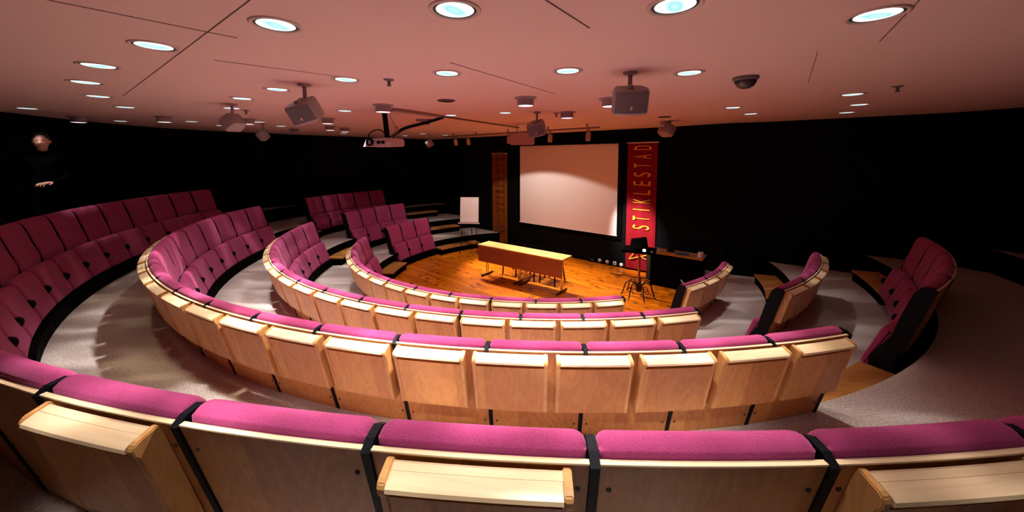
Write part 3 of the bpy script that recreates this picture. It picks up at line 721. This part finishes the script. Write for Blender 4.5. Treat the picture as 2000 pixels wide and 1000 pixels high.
# ------------------------------------------------------------------ stage furniture
# conference table
A = Vector((-.80, 8.23, 0)); B = Vector((.97, 6.91, 0)); d = (B-A); L = d.length; rz = math.atan2(d.y, d.x)
dep = .41
ctr = (A+B)/2 + Vector((-math.sin(rz), math.cos(rz), 0))*dep/2
t = thing('conference_table', 'long beech conference table with a brown front panel on the stage', 'table', (ctr.x, ctr.y, 0), rz=rz)
MB().box((0,0,.728), (L, dep, .026)).obj('tabletop', TABLETOP, t, bevel=.004)
MB().box((0,-dep/2+.02,.535), (L-.03, .018, .355)).obj('front_panel', MODESTY, t, bevel=.003)
for i, x in enumerate((-L/2+.12, -.06, .06, L/2-.12)):
    lg = MB()
    for yy in (-.03, .03): lg.tube([(x, yy, .03), (x, yy, .715)], .014, 10)
    lo = lg.obj('leg', CHROME, t, smooth=True)
    MB().tube([(x, -dep/2+.0, .022), (x, dep/2-.0, .022)], .02, 10).obj('foot', IRON, lo, smooth=True)
# chairs tucked behind it
for i, x in enumerate((-.52, -.02, .50)):
    p = ctr + Vector((math.cos(rz), math.sin(rz), 0))*x + Vector((-math.sin(rz), math.cos(rz), 0))*.42
    w_ = ('left', 'middle', 'right')[i]
    t = thing('stacking_chair', f'black stacking chair tucked behind the stage table, {w_} one of three', 'chair', (p.x, p.y, 0), rz=rz, group='chairs behind the stage table')
    MB().box((0,.0,.44), (.40,.38,.03)).obj('seat', BLACKMATT, t, bevel=.012)
    bb = MB(); bb.prism([(.20,.52),(.215,.52),(.235,.70),(.22,.70)], -.19, .19); bb.obj('backrest', BLACKMATT, t, bevel=.006)
    for sx in (-1, 1):
        MB().tube([(sx*.17,-.15,.43),(sx*.19,-.19,.0)], .016, 8).obj('leg', BLACK, t, smooth=True)
        MB().tube([(sx*.19,.22,.70),(sx*.18,.16,.43),(sx*.20,.24,.0)], .016, 8).obj('leg', BLACK, t, smooth=True)

# wrought iron lectern stand
sp = Vector((2.48, 6.95, 0))
t = thing('lectern_stand', 'wrought iron lectern stand with curled feet at the stage\'s right', 'lectern', sp)
MB().tube([(0,0,.10),(0,0,.90)], .022, 12).obj('pole', BRASSY, t, smooth=True)
MB().lathe([(.02,.86),(.045,.89),(.05,.905)], n=16).obj('collar', CHROME, t, smooth=True)
MB().lathe([(.05,.10),(.065,.16),(.05,.24),(.03,.28)], n=16).obj('hub', IRON, t, smooth=True)
for k in range(7):
    a = 2*PI*k/7 + .2; c, s = math.cos(a), math.sin(a)
    pr_ = [(.05,.22),(.14,.30),(.23,.27),(.27,.17),(.30,.06),(.34,.015)]
    MB().tube(spline([(c*r_, s*r_, z) for r_, z in pr_], 16, False), .012, 7).obj('leg', IRON, t, smooth=True)
    pr_ = [(.08,.15),(.15,.17),(.20,.12),(.16,.07),(.12,.11)]
    MB().tube(spline([(c*r_, s*r_, z) for r_, z in pr_], 14, False), .007, 6).obj('scroll', IRON, t, smooth=True)
tp = MB(); tp.box((0,0,.925), (.60,.46,.045)); tp.obj('tray', BLACKMATT, t, rot=(0,0,rad(-25)), bevel=.01)
t = thing('tilted_monitor', 'black monitor lying tilted on the lectern stand', 'monitor', (sp.x-.02, sp.y+.0, .949), rz=rad(-25))
mo = MB(); mo.prism([(-.14,.0),(.12,.0),(.15,.18),(.13,.20)], -.15, .15); mo.obj('casing', BLACKMATT, t, bevel=.006); t.rotation_euler = (0, rad(-14), rad(-38))
MB().prism([(-.13,.02),(.118,.192),(.112,.198),(-.136,.026)], -.13, .13).obj('screen', BLACKMATT, t)
t = thing('reading_lamp', 'small bright reading lamp on the front of the lectern tray', 'lamp', (sp.x+.0, sp.y-.245, .949), rz=rad(-25))
MB().lathe([(.028,0),(.028,.012),(.01,.02)], n=14).obj('base', BLACK, t, smooth=True)
MB().lathe([(.026,.0),(.033,.02),(.022,.042),(.001,.046)], (0,-.012,.015), 14, cap=False).obj('bulb', emit('lamp_white', (1,1,1), 2.2), t, smooth=True)
MB().lathe([(.012,.0),(.015,.012),(.008,.02)], (.13,0.02,.0), 12).obj('switch', WHITEPLASTIC, t, smooth=True)

# flip chart
fa = Vector((-1.46, 10.30, 0)); fw = .52
t = thing('flip_chart', 'white flip chart on a thin easel left of the stage', 'flip chart', (-1.22, 10.28, 0), rz=rad(-6))
TL = rad(-7)
zb_, zt_ = CAM_H-1.86, CAM_H-1.13
MB().prism([(-.02,zb_),(-.005,zb_),(.075,zt_),(.06,zt_)], -.275, .275).obj('board', plain('easel_board', (.10,.11,.10), .5), t)
MB().prism([(-.026,zb_+.02),(-.021,zb_+.02),(.055,zt_-.005),(.050,zt_-.005)], -.262, .262).obj('paper_pad', PAPER, t)
MB().prism([(-.105,zb_-.01),(-.02,zb_-.03),(-.02,zb_+.0),(-.10,zb_+.02)], -.31, .31).obj('tray', plain('easel_tray', (.72,.68,.70), .4), t, bevel=.004)
for sx in (-1, 1): MB().tube([(sx*.20,-.01,zb_),(sx*.25,-.16,0.0)], .011, 8).obj('leg', BLACK, t, smooth=True)
MB().tube([(0,.06,zt_-.2),(0,.34,T[1]+.0)], .011, 8).obj('leg', BLACK, t, smooth=True)

# equipment desk at the right of the stage
pa = Vector((3.09, 7.07+.55, 0)); 
cpt = Vector((3.40, 7.38, 0)); rz = math.atan2(-.52, .66)
t = thing('equipment_desk', 'black equipment desk with a brown wooden top by the stage\'s right wall', 'desk', cpt, rz=rz)
MB().box((0,0,.735), (1.05,.42,.03)).obj('worktop', STEPWOOD, t, bevel=.003)
MB().box((0,.06,.36), (1.0,.28,.72)).obj('carcass', BLACKMATT, t)
def on_desk(x, y=0, z=.75):
    return (cpt.x + math.cos(rz)*x - math.sin(rz)*y, cpt.y + math.sin(rz)*x + math.cos(rz)*y, z)
o = MB().lathe([(.045,0),(.05,.10),(.046,.10),(.04,.01)], n=18).obj('paper_cup', plain('lilac_white_cup', (.75,.66,.78), .5), smooth=True, loc=on_desk(.46,-.06)); tag(o, 'pale lilac cup at the right end of the equipment desk', 'cup')
o = MB().box((0,0,.0125), (.24,.12,.025)).obj('folder', BLUEP, loc=on_desk(.12,-.05), rot=(0,0,rz+.15), bevel=.003); tag(o, 'blue plastic folder on the equipment desk', 'folder')
o = MB().box((0,0,.006), (.17,.11,.012)).obj('paper_stack', plain('grey_paper', (.35,.36,.40), .6), loc=on_desk(-.37,-.04), rot=(0,0,rz-.2)); tag(o, 'thin stack of grey papers at the equipment desk\'s left end', 'papers')
o = MB().box((0,0,.02), (.13,.10,.04)).obj('control_box', BLACK, loc=on_desk(-.12,.02), rot=(0,0,rz), bevel=.004); tag(o, 'small black control box on the equipment desk', 'box')
o = MB().box((0,0,.01), (.08,.05,.02)).obj('remote_control', GREYFIT, loc=on_desk(.32,-.08), rot=(0,0,rz+.5), bevel=.004); tag(o, 'small grey remote control beside the cup on the equipment desk', 'remote')
# grey equipment rack between banner and desk
p = stage_pt(5.25, 0, .24)
t = thing('equipment_rack', 'dark grey equipment rack standing between the red banner and desk', 'rack', p, rz=RZ)
MB().box((0,0,.31), (.30,.34,.60)).obj('carcass', plain('dark_rack', (.035,.037,.04), .5), t, bevel=.005)
MB().box((0,-.173,.36), (.26,.008,.42)).obj('door', plain('rack_door', (.045,.047,.05), .4), t)
# cables on the floor
for i, (pts, mat, lab) in enumerate([
   ([(2.62,8.25,.008),(2.75,8.05,.01),(2.95,8.02,.008),(3.1,7.75,.01),(2.95,7.55,.008)], BLACK, 'black cable lying on the boards below the red banner'),
   ([(3.35,6.85,.008),(3.28,6.72,.012),(3.42,6.66,.01),(3.5,6.82,.05),(3.4,6.92,.20),(3.34,7.03,.30)], WHITEPLASTIC, 'tangled white cable on the stage by the right block'),
   ([(2.3,8.35,.008),(2.45,8.2,.012),(2.6,8.24,.008),(2.7,8.12,.01)], BLACK, 'short black cable on the boards below the wall outlets')]):
    o = MB().tube(spline(pts, 26, False), .009, 6).obj('floor_cable', mat, smooth=True); tag(o, lab, 'cable', 'cables on the stage floor')

# ------------------------------------------------------------------ the person by the left wall
def skin_obj(name, verts, edges, radii, mat, parent, sub=2, root=0):
    me = bpy.data.meshes.new(name); me.from_pydata(verts, edges, [])
    o = bpy.data.objects.new(name, me); COL.objects.link(o)
    o.modifiers.new('skin', 'SKIN')
    for i, r_ in enumerate(radii):
        sv = me.skin_vertices[0].data[i]; sv.radius = (r_, r_) if isinstance(r_, (int, float)) else r_
        sv.use_root = (i == root)
    s = o.modifiers.new('sub', 'SUBSURF'); s.levels = s.render_levels = sub
    bpy.context.view_layer.update()
    m2 = bpy.data.meshes.new_from_object(o.evaluated_get(bpy.context.evaluated_depsgraph_get()))
    bpy.data.objects.remove(o); m2.materials.append(mat)
    for p in m2.polygons: p.use_smooth = True
    o = bpy.data.objects.new(name, m2); COL.objects.link(o); o.parent = parent; return o
PX, PY = -6.50, 5.08
t = thing('person', 'person in black standing by the dark left wall, face and hand lit from above', 'person', (PX, PY, T[4]), rz=rad(25))
# the figure faces local -y ... turned half to the stage; built standing, one forearm raised in front
Vb = [(0,0,.93),(0,.01,1.08),(0,.01,1.24),(0,.015,1.38),(0,.0,1.45),                        # 0-4 pelvis, waist, chest, shoulders, neck
      (.17,.015,1.36),(.23,.0,1.10),(.17,-.20,1.02),                                         # 5-7 raised arm: shoulder, elbow, wrist
      (-.17,.015,1.36),(-.24,.03,1.09),(-.25,-.03,.85),                                      # 8-10 hanging arm
      (.09,.0,.88),(.10,-.01,.49),(.10,.02,.09),(.11,-.12,.04),                              # 11-14 leg
      (-.09,.0,.88),(-.10,-.01,.49),(-.10,.02,.09),(-.11,-.12,.04)]
Eb = [(0,1),(1,2),(2,3),(3,4),(3,5),(5,6),(6,7),(3,8),(8,9),(9,10),(0,11),(11,12),(12,13),(13,14),(0,15),(15,16),(16,17),(17,18)]
Rb = [(.16,.11),(.145,.10),(.165,.115),(.15,.085),.05,.06,.045,.033,.06,.045,.033,.085,.058,.042,.035,.085,.058,.042,.035]
skin_obj('body', Vb, Eb, Rb, DARKCLOTH, t)
def head(parent):
    bm = bmesh.new(); bmesh.ops.create_uvsphere(bm, u_segments=32, v_segments=24, radius=1)
    for v in bm.verts:
        x, y, z = v.co
        w = .074*(1 - .22*max(0, -z)); dpt = .095
        X, Y, Z = x*w, y*dpt, z*.118
        if z < -.2: Y -= .012*(-z)                       # jaw forward
        if y < -.3:
            fz = Z
            g = math.exp(-(X/.013)**2) ; nz = math.exp(-((fz+.008)/.022)**2); Y -= .024*g*nz*(1 if y < -.5 else .3)   # nose
            for sx in (-1, 1): Y += .012*math.exp(-((X-sx*.031)/.014)**2 - ((fz-.018)/.011)**2)   # eye sockets
            Y -= .006*math.exp(-((fz-.038)/.012)**2)*math.exp(-(X/.05)**2)                           # brow
            Y -= .008*math.exp(-(X/.022)**2 - ((fz+.052)/.008)**2)                                     # lips
            Y += .004*math.exp(-(X/.03)**2 - ((fz+.058)/.003)**2)
            Y -= .008*math.exp(-(X/.02)**2 - ((fz+.095)/.014)**2)                                     # chin
        v.co = (X, Y, Z)
    me = bpy.data.meshes.new('head'); bm.to_mesh(me); bm.free(); me.materials.append(SKIN)
    for p in me.polygons: p.use_smooth = True
    h = bpy.data.objects.new('head', me); COL.objects.link(h); h.parent = parent; h.location = (0, -.025, 1.585); h.rotation_euler = (rad(8), 0, rad(20))
    for sx in (-1, 1):
        MB().lathe([(.001,-.011),(.008,-.008),(.0115,0),(.008,.008),(.001,.011)], (sx*.031,-.0655,.018), 12).obj('eye', plain('eye', (.25,.22,.2), .3), h, smooth='all')
        MB().lathe([(.001,-.01),(.022,-.006),(.026,0),(.018,.008),(.001,.01)], (sx*.075,.005,.0), 12, axis=(sx,-.2,0)).obj('ear', SKIN, h, smooth='all')
    hb = MB(); pr_ = [(.083,-.02),(.086,.02),(.080,.06),(.062,.098),(.035,.122),(.001,.130)]
    hb.lathe(pr_, n=28, cap=False); hb.v = [(x*.96, y*1.18+.020+(.012 if z < .03 else 0), z) for x, y, z in hb.v]
    hb.v = [(x, (y if y > -.068 or z > .055 else -.03), z) for x, y, z in hb.v]
    hb.obj('hair', HAIR, h, smooth='all')
    skin_obj('neck', [(0,.01,-.02),(0,.02,-.14)], [(0,1)], [.05,.055], SKIN, h, 2)
head(t)
# hand of the raised forearm: palm and five fingers, slightly curled
wr = Vector((.16,-.22,1.02)); V = [wr, wr+Vector((-.015,-.045,.004)), wr+Vector((-.03,-.085,.002))]
E_ = [(0,1),(1,2)]; Rr_ = [.024,(.036,.018),(.038,.016)]
for k, (dx, ln, cv) in enumerate([(-.032,.075,.02),(-.011,.085,.022),(.011,.08,.024),(.031,.062,.026)]):
    b0 = V[2] + Vector((dx, 0, 0)); i0 = len(V)
    V += [b0 + Vector((-.002,-.012,-.002)), b0 + Vector((-.008,-ln*.5,-.006)), b0 + Vector((-.014,-ln*.8,-cv)), b0 + Vector((-.016,-ln*.92,-cv*1.9))]
    E_ += [(2,i0),(i0,i0+1),(i0+1,i0+2),(i0+2,i0+3)]; Rr_ += [.0095,.009,.0082,.007]
i0 = len(V); V += [wr+Vector((.022,-.05,.0)), wr+Vector((.03,-.08,-.012)), wr+Vector((.022,-.105,-.022))]; E_ += [(1,i0),(i0,i0+1),(i0+1,i0+2)]; Rr_ += [.012,.0105,.009]
skin_obj('hand', V, E_, Rr_, SKIN, t, 2)

# ------------------------------------------------------------------ stage light from the track
for i, (s, aims, pw, an) in enumerate([(-1.90, (.1,8.75,0), 560, 50), (-1.40, (.4,8.2,0), 520, 66), (.55, (1.2,7.2,0), 420, 70), (1.20, (1.4,6.4,0), 340, 66)]):
    p = on_track(2.3+s); spot(p.x, p.y, TZ-.26, pw, an, .7, (1, .80, .58), aims, .04, 'track_beam')

for s, aim, pw, an, bl, c in [(2.15, on_track(2.15), 145, 139, .10, (1, .86, .76)), (4.30, stage_pt(4.72, .85), 1300, 30, .95, (1, .88, .82))]:
    p = on_track(s); spot(p.x, p.y, TZ-.26, pw, an, bl, c, aim, .05, 'wall_wash_beam')

# ------------------------------------------------------------------ camera
cam = bpy.data.cameras.new('camera'); co = bpy.data.objects.new('camera', cam); COL.objects.link(co)
F = 710.78
cam.sensor_fit = 'HORIZONTAL'; cam.sensor_width = 36; cam.lens = 36*F/2000
cam.shift_y = -(500-368.53)/2000; cam.clip_start = .05; cam.clip_end = 60
co.matrix_world = Matrix.Translation((0, 0, CAM_H)) @ Matrix.Rotation(PI/2-.0861, 4, 'X') @ Matrix.Rotation(-.0029*-1*-1, 4, 'Z')
sc.camera = co
w = bpy.data.worlds.new('dark_hall'); sc.world = w; w.use_nodes = True
w.node_tree.nodes['Background'].inputs[0].default_value = (0, 0, 0, 1); w.node_tree.nodes['Background'].inputs[1].default_value = 0
sc.view_settings.view_transform = 'Standard'; sc.view_settings.look = 'None'; sc.view_settings.gamma = 1; sc.view_settings.use_curve_mapping = False
sc.view_settings.exposure = 0.0
sc.cycles.max_bounces = 8; sc.cycles.diffuse_bounces = 6; sc.cycles.glossy_bounces = 4
sc.cycles.use_denoising = True; sc.cycles.sample_clamp_indirect = 6; sc.cycles.use_light_tree = True
